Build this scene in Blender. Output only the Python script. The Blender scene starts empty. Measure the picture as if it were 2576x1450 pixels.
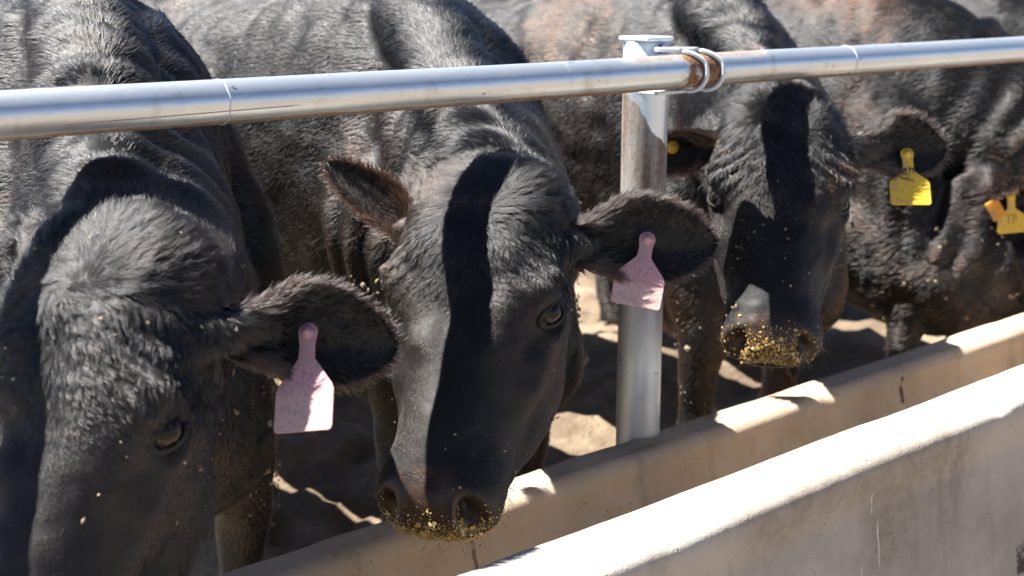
import bpy, math, random
import numpy as np
from mathutils import Vector, Matrix

# ------------------------------------------------------------------ camera, sky, sun
SC = bpy.context.scene
COL = SC.collection
FPX = 3300.0
PITCH = math.atan(771 / FPX)
YAW = math.radians(48.7)
H_ = np.array([math.cos(YAW), math.sin(YAW), 0.0])
RV = np.array([math.sin(YAW), -math.cos(YAW), 0.0])
ZV = np.array([0, 0, 1.0])
FV = H_ * math.cos(PITCH) - ZV * math.sin(PITCH)
UV = H_ * math.sin(PITCH) + ZV * math.cos(PITCH)
CAM = np.array([0, 0, 1.31])
cd = bpy.data.cameras.new("camera")
cam = bpy.data.objects.new("camera", cd)
COL.objects.link(cam)
cam.matrix_world = Matrix(((RV[0], UV[0], -FV[0], CAM[0]), (RV[1], UV[1], -FV[1], CAM[1]),
                           (RV[2], UV[2], -FV[2], CAM[2]), (0, 0, 0, 1)))
cd.sensor_width = 36
cd.lens = 36 * FPX / 2576
cd.clip_start = 0.05
cd.clip_end = 3000
cd.dof.use_dof = True
cd.dof.focus_distance = 1.98
cd.dof.aperture_fstop = 4.5
SC.camera = cam

SUN = np.array([-0.36, 0.342, 0.83])
SUN /= np.linalg.norm(SUN)
w = bpy.data.worlds.new("World")
SC.world = w
w.use_nodes = True
nt = w.node_tree
bg = nt.nodes["Background"]
sky = nt.nodes.new("ShaderNodeTexSky")
sky.sky_type = 'NISHITA'
sky.sun_disc = False
sky.sun_elevation = math.asin(SUN[2])
sky.sun_rotation = math.atan2(SUN[0], SUN[1])
sky.dust_density = 0.2
sky.air_density = 0.6
sky.ozone_density = 2.0
sky.altitude = 2000
nt.links.new(sky.outputs[0], bg.inputs[0])
bg.inputs[1].default_value = 0.05
sl = bpy.data.lights.new("sun", 'SUN')
sl.energy = 5.0
sl.angle = math.radians(0.5)
sl.color = (1.0, 0.96, 0.895)
so = bpy.data.objects.new("sun", sl)
COL.objects.link(so)
so.rotation_euler = Vector(SUN).to_track_quat('Z', 'Y').to_euler()
so.location = (0, 0, 6)
SC.view_settings.view_transform = 'Standard'
SC.view_settings.look = 'None'
SC.view_settings.exposure = 1.7
SC.view_settings.gamma = 1
SC.view_settings.use_curve_mapping = False
SC.cycles.use_denoising = True; SC.cycles.denoising_input_passes = "RGB_ALBEDO_NORMAL"; SC.cycles.denoising_prefilter = "ACCURATE"
SC.cycles.sample_clamp_indirect = 3.0
SC.cycles_curves.shape = 'RIBBONS'
SC.cycles.max_bounces = 6
SC.cycles.transparent_max_bounces = 4

rng = np.random.default_rng(7)
random.seed(7)


def nrm(v):
    v = np.asarray(v, float)
    return v / (np.linalg.norm(v, axis=-1, keepdims=True) + 1e-12)


# ------------------------------------------------------------------ node helpers
class NM:
    def __init__(s, name):
        s.m = bpy.data.materials.new(name)
        s.m.use_nodes = True
        s.t = s.m.node_tree
        s.b = s.t.nodes["Principled BSDF"]
        s.out = s.t.nodes["Material Output"]
        s.co = s.t.nodes.new("ShaderNodeTexCoord").outputs["Object"]

    def n(s, kind, **kw):
        x = s.t.nodes.new(kind)
        for k, v in kw.items():
            setattr(x, k, v)
        return x

    def l(s, a, b):
        s.t.links.new(a, b)

    def put(s, node, key, v):
        if hasattr(v, "is_linked") or isinstance(v, bpy.types.NodeSocket):
            s.l(v, node.inputs[key])
        else:
            node.inputs[key].default_value = v

    def mapping(s, scale, src=None, rot=(0, 0, 0), loc=(0, 0, 0)):
        x = s.n("ShaderNodeMapping")
        s.l(src or s.co, x.inputs[0])
        x.inputs["Scale"].default_value = scale
        x.inputs["Rotation"].default_value = rot
        x.inputs["Location"].default_value = loc
        return x.outputs[0]

    def noise(s, scale, detail=4, rough=.55, src=None, dist=0.0):
        x = s.n("ShaderNodeTexNoise")
        s.l(src or s.co, x.inputs["Vector"])
        x.inputs["Scale"].default_value = scale
        x.inputs["Detail"].default_value = detail
        x.inputs["Roughness"].default_value = rough
        x.inputs["Distortion"].default_value = dist
        return x.outputs["Fac"]

    def voro(s, scale, src=None, feature='F1'):
        x = s.n("ShaderNodeTexVoronoi", feature=feature)
        s.l(src or s.co, x.inputs["Vector"])
        x.inputs["Scale"].default_value = scale
        return x.outputs["Distance"]

    def ramp(s, fac, lo, hi, a=0.0, b=1.0):
        x = s.n("ShaderNodeMapRange")
        s.l(fac, x.inputs[0])
        x.inputs[1].default_value = lo
        x.inputs[2].default_value = hi
        x.inputs[3].default_value = a
        x.inputs[4].default_value = b
        return x.outputs[0]

    def math(s, op, a, b=0.0):
        x = s.n("ShaderNodeMath", operation=op)
        s.put(x, 0, a)
        s.put(x, 1, b)
        return x.outputs[0]

    def mix(s, fac, a, b):
        x = s.n("ShaderNodeMix", data_type='RGBA')
        s.put(x, 0, fac)
        for k, v in ((6, a), (7, b)):
            if isinstance(v, (tuple, list)):
                v = tuple(v) + ((1,) if len(v) == 3 else ())
            s.put(x, k, v)
        return x.outputs[2]

    def bump(s, h, strength=.3, dist=.01, prev=None):
        x = s.n("ShaderNodeBump")
        s.l(h, x.inputs["Height"])
        x.inputs["Strength"].default_value = strength
        x.inputs["Distance"].default_value = dist
        if prev is not None:
            s.l(prev, x.inputs["Normal"])
        s.l(x.outputs[0], s.b.inputs["Normal"])
        return x.outputs[0]

    def attr(s, name):
        x = s.n("ShaderNodeAttribute")
        x.attribute_name = name
        return x


def simple(name, col, rough=.5, metal=0.0, spec=.5, coat=0.0):
    m = NM(name)
    m.b.inputs["Base Color"].default_value = (*col, 1)
    m.b.inputs["Roughness"].default_value = rough
    m.b.inputs["Metallic"].default_value = metal
    m.b.inputs["Specular IOR Level"].default_value = spec
    m.b.inputs["Coat Weight"].default_value = coat
    return m


# ------------------------------------------------------------------ materials
def mat_concrete(name, base=(.54, .49, .425), stain=(.34, .285, .225), marks=()):
    m = NM(name)
    n1 = m.noise(3.2, 6, .6)
    n2 = m.noise(38, 5, .65)
    n3 = m.noise(240, 2, .5)
    st = m.noise(5, 5, .6, m.mapping((1.6, 1, .5)))
    c = m.mix(m.ramp(n1, .38, .62), stain, base)
    c = m.mix(m.ramp(n2, .35, .75, 0, .5), c, (.56, .52, .46))
    c = m.mix(m.ramp(st, .56, .7, 0, .55), c, (.17, .15, .13))
    pit = m.ramp(m.voro(62, m.mapping((1, 1, 1.1))), .06, .17, 1, 0)
    sel = m.ramp(m.noise(11, 3), .52, .6)
    pit = m.math('MULTIPLY', pit, sel)
    c = m.mix(m.math('MULTIPLY', pit, .75), c, (.07, .06, .05))
    sx = m.n("ShaderNodeSeparateXYZ")
    m.l(m.co, sx.inputs[0])
    # vertical run marks
    run = m.ramp(m.noise(16, 4, .6, m.mapping((1.6, .3, .12))), .58, .72, 0, .35)
    c = m.mix(run, c, tuple(q * .55 for q in base))
    for x0, z0, z1, wd, colr in marks:
        d = m.math('ABSOLUTE', m.math('SUBTRACT', m.math('ADD', sx.outputs[0], m.math('MULTIPLY', m.noise(30, 3), .012)), x0 + .006))
        k = m.ramp(d, wd, wd * 1.4, 1, 0)
        k = m.math('MULTIPLY', k, m.ramp(m.math('ABSOLUTE', m.math('SUBTRACT', sx.outputs[2], (z0 + z1) / 2)), (z1 - z0) / 2 - .004, (z1 - z0) / 2, 1, 0))
        k = m.math('MULTIPLY', k, m.ramp(m.noise(50, 3), .38, .5, .2, .95))
        c = m.mix(k, c, colr)
    m.l(c, m.b.inputs["Base Color"])
    m.b.inputs["Roughness"].default_value = .82
    h = m.math('ADD', m.math('MULTIPLY', n2, .5), m.math('MULTIPLY', n3, .35))
    h = m.math('SUBTRACT', h, m.math('MULTIPLY', pit, 1.1))
    m.bump(h, .38, .005)
    return m.m


def mat_galv(name, rust_sel=None, ra=(.11, .05, .028), rb=(.34, .19, .1)):
    m = NM(name)
    n1 = m.noise(14, 5, .6, m.mapping((.35, 1, 1)))
    n2 = m.noise(120, 3, .6)
    sp = m.ramp(m.noise(55, 3, .6, m.mapping((.5, 1, 1))), .69, .74)
    c = m.mix(m.ramp(n1, .3, .7), (.68, .76, .84), (.80, .86, .90))
    dirt = m.ramp(m.noise(7, 5, .7, m.mapping((1.5, 1, 1), loc=(3, 1, 2))), .57, .74, 0, .55)
    c = m.mix(dirt, c, (.36, .29, .2))
    c = m.mix(m.math('MULTIPLY', sp, .8), c, (.08, .05, .035))
    # thin scratches running along the pipe
    scr = m.ramp(m.noise(60, 2, .5, m.mapping((.02, 1.2, 1.2))), .71, .73)
    c = m.mix(m.math('MULTIPLY', scr, .6), c, (.13, .08, .06))
    rough, metal = .36, .05
    m.b.inputs["Metallic"].default_value = metal
    m.l(m.ramp(n1, .2, .8, .5, .64), m.b.inputs["Roughness"])
    if rust_sel:
        r = rust_sel(m)
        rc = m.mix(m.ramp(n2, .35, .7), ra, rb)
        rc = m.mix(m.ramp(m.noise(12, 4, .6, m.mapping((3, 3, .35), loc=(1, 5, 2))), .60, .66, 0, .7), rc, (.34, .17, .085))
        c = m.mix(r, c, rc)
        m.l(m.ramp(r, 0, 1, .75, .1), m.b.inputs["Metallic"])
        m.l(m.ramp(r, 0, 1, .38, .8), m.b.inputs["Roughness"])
    m.l(c, m.b.inputs["Base Color"])
    m.bump(m.math('ADD', n2, m.math('MULTIPLY', sp, .8)), .18, .002)
    return m.m


def post_rust(m):
    s = m.n("ShaderNodeSeparateXYZ")
    m.l(m.co, s.inputs[0])
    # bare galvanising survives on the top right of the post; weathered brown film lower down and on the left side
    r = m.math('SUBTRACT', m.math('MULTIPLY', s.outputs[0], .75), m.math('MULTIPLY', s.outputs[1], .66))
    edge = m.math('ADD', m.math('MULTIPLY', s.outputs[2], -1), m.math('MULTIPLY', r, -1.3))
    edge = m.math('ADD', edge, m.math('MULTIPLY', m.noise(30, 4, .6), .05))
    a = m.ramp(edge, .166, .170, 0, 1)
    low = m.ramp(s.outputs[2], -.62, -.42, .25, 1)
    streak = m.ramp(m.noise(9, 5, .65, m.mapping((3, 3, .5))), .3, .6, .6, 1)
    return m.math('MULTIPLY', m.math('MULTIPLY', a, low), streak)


def rail_rust(m):
    s = m.n("ShaderNodeSeparateXYZ")
    m.l(m.co, s.inputs[0])
    # grime along the underside and one long scratch
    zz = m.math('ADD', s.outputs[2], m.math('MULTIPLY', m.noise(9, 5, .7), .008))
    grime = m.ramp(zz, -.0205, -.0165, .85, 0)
    line = m.math('ADD', s.outputs[2], m.math('MULTIPLY', s.outputs[0], -.012))
    line = m.ramp(m.math('ABSOLUTE', m.math('ADD', line, .0205)), .0005, .001, 1, 0)
    line = m.math('MULTIPLY', line, m.ramp(m.math('ABSOLUTE', m.math('SUBTRACT', s.outputs[0], .82)), .16, .18, .8, 0))
    line = m.math('MULTIPLY', line, m.ramp(s.outputs[1], -.005, 0, 1, 0))
    drip = m.ramp(m.noise(26, 3, .6, m.mapping((1.4, .12, .12))), .64, .70, 0, .3)
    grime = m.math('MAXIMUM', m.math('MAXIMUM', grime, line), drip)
    d = m.math('ABSOLUTE', m.math('SUBTRACT', s.outputs[0], RUSTX))
    d = m.math('ADD', d, m.math('MULTIPLY', m.noise(25, 4, .6), .06))
    near = m.ramp(d, .072, .082, 1, 0)
    top = m.ramp(m.math('ADD', s.outputs[2], m.math('MULTIPLY', m.noise(12, 4), .02)), .028, .036)
    far = m.ramp(d, .2, .24, 1, 0)
    sm = m.math('MULTIPLY', m.math('MULTIPLY', top, far), .75)
    return m.math('MAXIMUM', grime, m.math('MAXIMUM', m.math('MULTIPLY', near, m.ramp(m.noise(40, 4), .34, .46, .3, 1)), sm))


def mat_ground():
    m = NM("dry_dirt")
    n1 = m.noise(2.5, 6, .65)
    n2 = m.noise(22, 5, .65)
    c = m.mix(m.ramp(n1, .42, .6), (.15, .105, .068), (.38, .30, .205))
    c = m.mix(m.ramp(n2, .3, .7, 0, .6), c, (.17, .12, .08))
    c = m.mix(m.ramp(m.voro(60, m.mapping((1, .4, 1), rot=(0, 0, .6))), .03, .06, .5, 0), c, (.46, .37, .22))
    m.l(c, m.b.inputs["Base Color"])
    m.b.inputs["Roughness"].default_value = .95
    m.bump(n2, .9, .03)
    return m.m


def mat_skin():
    """black hide under the coat; the bare nose pad is darker, moist and pebbled"""
    m = NM("black_hide")
    bare = m.attr("bare").outputs["Fac"]
    st = m.noise(160, 4, .6)
    c = m.mix(m.ramp(m.noise(7, 4), .35, .7), (.005, .005, .006), (.012, .010, .009))
    c = m.mix(bare, c, m.mix(m.ramp(m.noise(30, 4), .35, .65), (.016, .011, .010), (.050, .028, .020)))
    sm = m.math('MULTIPLY', m.attr("smear").outputs["Fac"], m.ramp(m.noise(55, 4, .7), .42, .62))
    c = m.mix(sm, c, m.mix(m.ramp(m.noise(120, 3), .4, .65), (.16, .085, .025), (.46, .29, .07)))
    c = m.mix(m.attr("nostril").outputs["Fac"], c, (.004, .003, .003))  # hollows coloured near-black, painted shade that makes the nostrils read deeper
    m.l(c, m.b.inputs["Base Color"])
    m.l(m.ramp(bare, 0, 1, .55, .42), m.b.inputs["Roughness"])
    m.b.inputs["Specular IOR Level"].default_value = .32
    peb = m.voro(210)
    h = m.math('ADD', m.math('MULTIPLY', st, .5), m.math('MULTIPLY', m.math('MULTIPLY', peb, bare), .5))
    m.bump(h, .35, .0025)
    return m.m


def mat_hair():
    m = NM("black_coat")
    tint = m.attr("tint").outputs["Fac"]
    h = m.n("ShaderNodeBsdfHairPrincipled")
    h.parametrization = 'COLOR'
    c = m.mix(m.ramp(tint, 0, .5), (.0034, .0036, .0042), (.06, .026, .014))
    c = m.mix(m.ramp(tint, .5, 1), c, (.30, .21, .13))
    m.l(c, h.inputs["Color"])
    h.inputs["Roughness"].default_value = .30
    h.inputs["IOR"].default_value = 1.66
    h.inputs["Radial Roughness"].default_value = .35
    h.inputs["Random Roughness"].default_value = .3
    m.l(h.outputs[0], m.out.inputs["Surface"])
    return m.m


def mat_tag(name, col, dirt, amount=.5, sunlit=None):
    m = NM(name)
    n1 = m.noise(26, 5, .7)
    n2 = m.noise(160, 3, .7)
    c = m.mix(m.ramp(n1, .35, .75, 0, amount), col, dirt)
    if sunlit:
        s = m.n("ShaderNodeSeparateXYZ")
        m.l(m.co, s.inputs[0])
        z = m.math('ADD', s.outputs[2], m.math('MULTIPLY', n1, .022))
        c = m.mix(m.ramp(z, -.074, -.058, sunlit[3], 0), c, sunlit[:3])  # paler lower part: sunlight below the ear's shadow, painted into the colour
    c = m.mix(m.ramp(n2, .52, .68, 0, .6), c, tuple(x * .45 for x in col))
    c = m.mix(m.ramp(m.noise(11, 4, .7, m.mapping((1, 1, 1), loc=(2, 7, 1))), .52, .66, 0, .5), c, (.33, .26, .2))
    m.l(c, m.b.inputs["Base Color"])
    m.b.inputs["Roughness"].default_value = .5
    m.b.inputs["Subsurface Weight"].default_value = .0
    m.bump(n2, .2, .001)
    return m.m


# ------------------------------------------------------------------ object helpers
def link(name, me, mat=None, parent=None, smooth=True):
    if mat:
        me.materials.append(mat)
    o = bpy.data.objects.new(name, me)
    COL.objects.link(o)
    if parent:
        o.parent = parent
    if smooth and hasattr(me, "polygons"):
        me.polygons.foreach_set("use_smooth", [True] * len(me.polygons))
    return o


def mesh(name, V, Fc):
    me = bpy.data.meshes.new(name)
    me.from_pydata([tuple(v) for v in V], [], [tuple(f) for f in Fc])
    me.validate()
    me.update()
    return me


def tag(o, label=None, cat=None, group=None, kind=None):
    for k, v in (("label", label), ("category", cat), ("group", group), ("kind", kind)):
        if v:
            o[k] = v
    return o


def empty(name, loc=(0, 0, 0)):
    o = bpy.data.objects.new(name, None)
    o.location = tuple(loc)
    o.empty_display_size = .1
    COL.objects.link(o)
    return o


def catmull(P, u):
    """P: (n, ...) control values at integer params; u: array in [0, n-1]"""
    P = np.asarray(P, float)
    n = len(P)
    i = np.clip(np.floor(u).astype(int), 0, n - 2)
    t = (u - i)
    t = t.reshape((-1,) + (1,) * (P.ndim - 1))
    p0, p1, p2, p3 = P[np.clip(i - 1, 0, n - 1)], P[i], P[i + 1], P[np.clip(i + 2, 0, n - 1)]
    return .5 * ((2 * p1) + (p2 - p0) * t + (2 * p0 - 5 * p1 + 4 * p2 - p3) * t ** 2 + (3 * p1 - p0 - 3 * p2 + p3) * t ** 3)


def loft(rings):
    """rings (m,k,3) -> verts, faces (closed with caps)"""
    m, k, _ = rings.shape
    V = rings.reshape(-1, 3)
    Fc = []
    for i in range(m - 1):
        for j in range(k):
            a = i * k + j
            b = i * k + (j + 1) % k
            Fc.append((a, b, b + k, a + k))
    c0, c1 = rings[0].mean(0), rings[-1].mean(0)
    V = np.vstack([V, c0, c1])
    for j in range(k):
        Fc.append((m * k, (j + 1) % k, j))
        Fc.append((m * k + 1, (m - 1) * k + j, (m - 1) * k + (j + 1) % k))
    return V, Fc


def tube_rings(cent, hh, hw, up=(0, 0, 1), k=28, sub=6, sq=2.2):
    """tapered elliptical tube; hh half size along up, hw sideways"""
    n = len(cent)
    u = np.linspace(0, n - 1, (n - 1) * sub + 1)
    C = catmull(cent, u)
    A = catmull(np.array(hh)[:, None], u)[:, 0]
    B = catmull(np.array(hw)[:, None], u)[:, 0]
    T = nrm(np.gradient(C, axis=0))
    up = np.asarray(up, float)
    S = nrm(np.cross(T, up))
    W = nrm(np.cross(S, T))
    th = np.linspace(0, 2 * math.pi, k, endpoint=False)
    cs, sn = np.cos(th), np.sin(th)
    e = 2 / sq
    cs, sn = np.sign(cs) * abs(cs) ** e, np.sign(sn) * abs(sn) ** e
    return C[:, None] + A[:, None, None] * cs[None, :, None] * W[:, None] + B[:, None, None] * sn[None, :, None] * S[:, None]


def merge(parts):
    V, Fc, o = [], [], 0
    for v, f in parts:
        V.append(np.asarray(v))
        Fc += [tuple(i + o for i in q) for q in f]
        o += len(v)
    return np.vstack(V), Fc


def pipe(a, b, r, k=40, seg=1):
    a, b = np.array(a, float), np.array(b, float)
    t = nrm(b - a)
    x = nrm(np.cross(t, [0, 0, 1.0] if abs(t[2]) < .9 else [1.0, 0, 0]))
    y = np.cross(t, x)
    th = np.linspace(0, 2 * math.pi, k, endpoint=False)
    ring = np.cos(th)[:, None] * x + np.sin(th)[:, None] * y
    R = np.array([a + (b - a) * i / seg + ring * r for i in range(seg + 1)])
    return loft(R)


def path_tube(pts, r, k=12, closed=False):
    P = np.asarray(pts, float)
    if closed:
        T = nrm(np.roll(P, -1, 0) - np.roll(P, 1, 0))
    else:
        T = nrm(np.gradient(P, axis=0))
    ref = np.array([0, 1.0, 0.02])
    X = nrm(np.cross(T, ref))
    Y = np.cross(T, X)
    th = np.linspace(0, 2 * math.pi, k, endpoint=False)
    rr = np.broadcast_to(np.asarray(r, float), (len(P),))
    R = P[:, None] + rr[:, None, None] * (np.cos(th)[None, :, None] * X[:, None] + np.sin(th)[None, :, None] * Y[:, None])
    if not closed:
        return loft(R)
    m = len(P)
    V = R.reshape(-1, 3)
    Fc = [(i * k + j, i * k + (j + 1) % k, ((i + 1) % m) * k + (j + 1) % k, ((i + 1) % m) * k + j) for i in range(m) for j in range(k)]
    return V, Fc


def box(c, s, bev=.004):
    import bmesh
    bm = bmesh.new()
    bmesh.ops.create_cube(bm, size=1)
    bmesh.ops.scale(bm, vec=s, verts=bm.verts)
    if bev:
        bmesh.ops.bevel(bm, geom=bm.edges[:], offset=bev, segments=3, profile=.5, affect='EDGES')
    bmesh.ops.translate(bm, vec=c, verts=bm.verts)
    V = np.array([v.co[:] for v in bm.verts])
    Fc = [tuple(v.index for v in f.verts) for f in bm.faces]
    bm.free()
    return V, Fc


# ------------------------------------------------------------------ smooth 3d noise (numpy)
def vnoise(P, seed=0):
    P = np.asarray(P, float)
    i = np.floor(P).astype(np.int64)
    f = P - i
    f = f * f * (3 - 2 * f)

    def hsh(x, y, z):
        h = (x * 374761393 + y * 668265263 + z * 2147483647 + seed * 1274126177) & 0xffffffff
        h = ((h ^ (h >> 13)) * 1274126177) & 0xffffffff
        return ((h ^ (h >> 16)) & 0xffff) / 65535.0 - .5
    r = 0
    for dx in (0, 1):
        for dy in (0, 1):
            for dz in (0, 1):
                wt = (f[:, 0] if dx else 1 - f[:, 0]) * (f[:, 1] if dy else 1 - f[:, 1]) * (f[:, 2] if dz else 1 - f[:, 2])
                r = r + wt * hsh(i[:, 0] + dx, i[:, 1] + dy, i[:, 2] + dz)
    return r * 2


def vnoise3(P, seed=0):
    return np.stack([vnoise(P, seed + k * 17) for k in range(3)], 1)


# ------------------------------------------------------------------ ground
RY, RZ = 1.613, 1.15       # neck rail axis
LIP = 0.443                # height of the cow-side lip
POSTX = 1.815
RUSTX = 1.86
WELDS = (.887, 2.335)


def ground():
    n = 170
    xs = np.concatenate([np.linspace(-2, 9, 150), [12, 20, 60, 300, 1500]])
    ys = np.concatenate([[-1500, -300, -40, -10, -4], np.linspace(-2, 10, 160), [14, 25, 60, 300, 1500]])
    X, Y = np.meshgrid(xs, ys)
    P = np.stack([X.ravel(), Y.ravel(), np.zeros(X.size)], 1)
    z = .05 * vnoise(P * 3.1, 1) + .045 * np.abs(vnoise(P * 7, 2)) - .05 * np.clip(vnoise(P * 6, 5) - .35, 0, 1) + .028 * vnoise(P * 15, 3)
    z *= np.where(P[:, 1] > 1.9, 1, .15)
    P[:, 2] = z
    nx, ny = len(xs), len(ys)
    Fc = [(j * nx + i, j * nx + i + 1, (j + 1) * nx + i + 1, (j + 1) * nx + i) for j in range(ny - 1) for i in range(nx - 1)]
    tag(link("ground", mesh("ground", P, Fc), mat_ground()), kind="structure")


ground()


# ------------------------------------------------------------------ feed bunk
def bunk():
    root = tag(empty("feed_bunk", (2, 1.4, 0)), "long pale concrete feed trough the black cattle are eating from", "trough")
    X0 = 2.0
    con = mat_concrete("concrete", marks=[(1.738, .475, .512, .0011, (.8, .78, .74)), (1.748, .385, .462, .0012, (.8, .78, .74)), (1.70, .30, .40, .0009, (.75, .73, .7)),
                                          (2.19, .24, .30, .012, (.05, .04, .035)), (1.2, .30, .36, .004, (.2, .16, .12)), (.95, .33, .40, .003, (.2, .16, .12))])
    con2 = mat_concrete("dusty_concrete", (.70, .53, .37), (.48, .34, .22), [(2.585, .36, .425, .006, (.06, .045, .035)), (1.30, .30, .40, .003, (.2, .14, .09))])

    def extrude(name, prof, x0=-3, x1=14, seed=0, step=.02, con=con):
        prof = np.array(prof, float)
        # closed profile, densified
        pts = []
        for i in range(len(prof)):
            a, b = prof[i], prof[(i + 1) % len(prof)]
            k = max(1, int(np.linalg.norm(b - a) / .02))
            for q in range(k):
                pts.append(a + (b - a) * q / k)
        pts = np.array(pts)
        xs = np.concatenate([[x0, -1], np.arange(0, 5, step), [6, 8, x1]])
        R = np.zeros((len(xs), len(pts), 3))
        R[..., 0] = xs[:, None]
        R[..., 1] = pts[None, :, 0]
        R[..., 2] = pts[None, :, 1]
        V, Fc = loft(R)
        d = .0013 * vnoise(V * 14, seed) + .0006 * vnoise(V * 45, seed + 1) + .003 * vnoise(V * 2.5, seed + 2)
        V = V + np.stack([0 * d, d, vnoise(V * 12, seed + 5) * .0015 + vnoise(V * 3, seed + 6) * .002], 1)
        chip = np.clip(vnoise(V * np.array([16, 40, 40]), seed + 8) - .52, 0, 1) * (V[:, 2] > V[:, 2].max() - .05)
        V[:, 2] -= chip * .02
        o = link(name, mesh(name, V, Fc), con, root)
        o.location = (-2, -1.4, 0)
        return o

    def arc(cy, cz, r, a0, a1, k=9):
        return [(cy + r * math.cos(math.radians(a)), cz + r * math.sin(math.radians(a))) for a in np.linspace(a0, a1, k)]
    # cow side wall: rounded lip, inner face sloping in towards the floor
    t = LIP
    extrude("far_wall", [(1.50, .12), (1.585, t - .045)] + arc(1.61, t - .03, .03, 170, 75, 8) + arc(1.655, t - .022, .022, 80, 0, 6) + [(1.69, .0), (1.50, 0)], seed=3, con=con2)
    # feed alley side wall: higher, a wide rounded lip, a step under it and a face that leans out
    f = .572
    extrude("near_wall", [(1.29, .12), (1.222, f - .04)] + arc(1.198, f - .024, .024, 10, 90, 7) + arc(1.113, f - .023, .022, 92, 185, 7)
            + [(1.0925, f - .056), (1.101, f - .070), (1.097, f - .1), (1.03, 0), (1.29, 0)], seed=9)
    extrude("trough_floor", [(1.31, .10), (1.49, .10), (1.49, .0), (1.31, 0)], seed=12)
    return root


bunk()


# feed lying in the bottom of the trough
def feed():
    xs = np.linspace(-.5, 5, 300)
    ys = np.linspace(1.30, 1.52, 16)
    X, Y = np.meshgrid(xs, ys)
    P = np.stack([X.ravel(), Y.ravel(), np.zeros(X.size)], 1)
    P[:, 2] = .19 + .03 * vnoise(P * 6, 31) + .012 * vnoise(P * 30, 32)
    nx = len(xs)
    Fc = [(j * nx + i, j * nx + i + 1, (j + 1) * nx + i + 1, (j + 1) * nx + i) for j in range(len(ys) - 1) for i in range(nx - 1)]
    m = NM("ground_feed")
    c = m.mix(m.ramp(m.voro(120), .1, .6), (.5, .3, .06), (.2, .12, .05))
    m.l(c, m.b.inputs["Base Color"])
    m.b.inputs["Roughness"].default_value = .9
    m.bump(m.noise(150, 3), .8, .01)
    tag(link("feed", mesh("feed", P, Fc), m.m), "ground yellow feed lying along the bottom of the trough", "feed", kind="stuff")


feed()


# ------------------------------------------------------------------ neck rail and post
def rail():
    V, Fc = pipe((-2.5, 0, 0), (12, 0, 0), .0305, 48, 60)
    # slight sag and dings
    d = .0012 * vnoise(V * np.array([2, 8, 8]), 4)
    V[:, 2] += d
    o = link("neck_rail", mesh("neck_rail", V, Fc), mat_galv("galvanised_rail", rail_rust))
    o.location = (0, RY, RZ)
    tag(o, "long galvanised steel pipe rail running above the necks of the cattle", "rail")
    # weld beads round the pipe
    bead = mat_galv("weld_bead")
    for x in WELDS:
        th = np.linspace(0, 2 * math.pi, 40, endpoint=False)
        pts = np.stack([x + .0008 * np.sin(th * 7), .0309 * np.cos(th), .0309 * np.sin(th)], 1)
        link("weld_seam", mesh("weld_seam", *path_tube(pts, .0007, 8, True)), bead, o)


rail()


def post():
    root = tag(empty("fence_post", (POSTX, RY + .0755, 0)), "round steel post with brown weathered side standing behind the trough lip", "post")
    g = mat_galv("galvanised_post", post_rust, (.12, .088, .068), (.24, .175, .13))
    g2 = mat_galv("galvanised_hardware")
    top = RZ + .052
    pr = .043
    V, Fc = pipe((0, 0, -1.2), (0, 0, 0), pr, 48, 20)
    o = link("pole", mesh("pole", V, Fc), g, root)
    o.location = (0, 0, top)
    # flat cap plates on top
    o = link("top_plate", mesh("top_plate", *box((-.008, -.006, top + .006), (.072, .074, .008), .003)), g2, root)
    # saddle plate under the rail
    link("saddle_plate", mesh("saddle_plate", *box((.0, -.042, RZ - .0375), (.078, .05, .006), .002)), g2, root)
    # two rods: over the top of the post, along it, then down round the rail and back
    for k, xo in enumerate((.066, .112)):
        pts = []
        y0 = RY - (RY + .075)
        r = .0365
        for u in np.linspace(0, 1, 8):          # horizontal run from the post to the bend
            pts.append((-.035 + u * (xo - .02), y0 + .02 - .02 * u, RZ + r + .004 - .002 * u))
        for a in np.linspace(90, 300, 22):      # loop round the camera side of the rail
            q = math.radians(a)
            fx = min(1, (a - 90) / 60)
            pts.append((-.035 + xo - .02 + .02 * fx + .012 * math.sin(math.radians((a - 90) * .86)), y0 + r * math.cos(q), RZ + r * math.sin(q)))
        for u in np.linspace(.1, 1, 6):
            pts.append((-.02 + xo - u * (xo - .03), y0 + r * math.cos(math.radians(300)) + .03 * u, RZ + r * math.sin(math.radians(300)) - .004 * u))
        link("clamp_rod", mesh("clamp_rod", *path_tube(pts, .0042, 12)), g2, root)
        nx, ny, nz = pts[0]
        nut = pipe((nx + .012, ny, nz), (nx + .022, ny, nz), .0085, 6)
        link("nut", mesh("nut", *nut), g2, root, smooth=False)
    return root


post()

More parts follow.
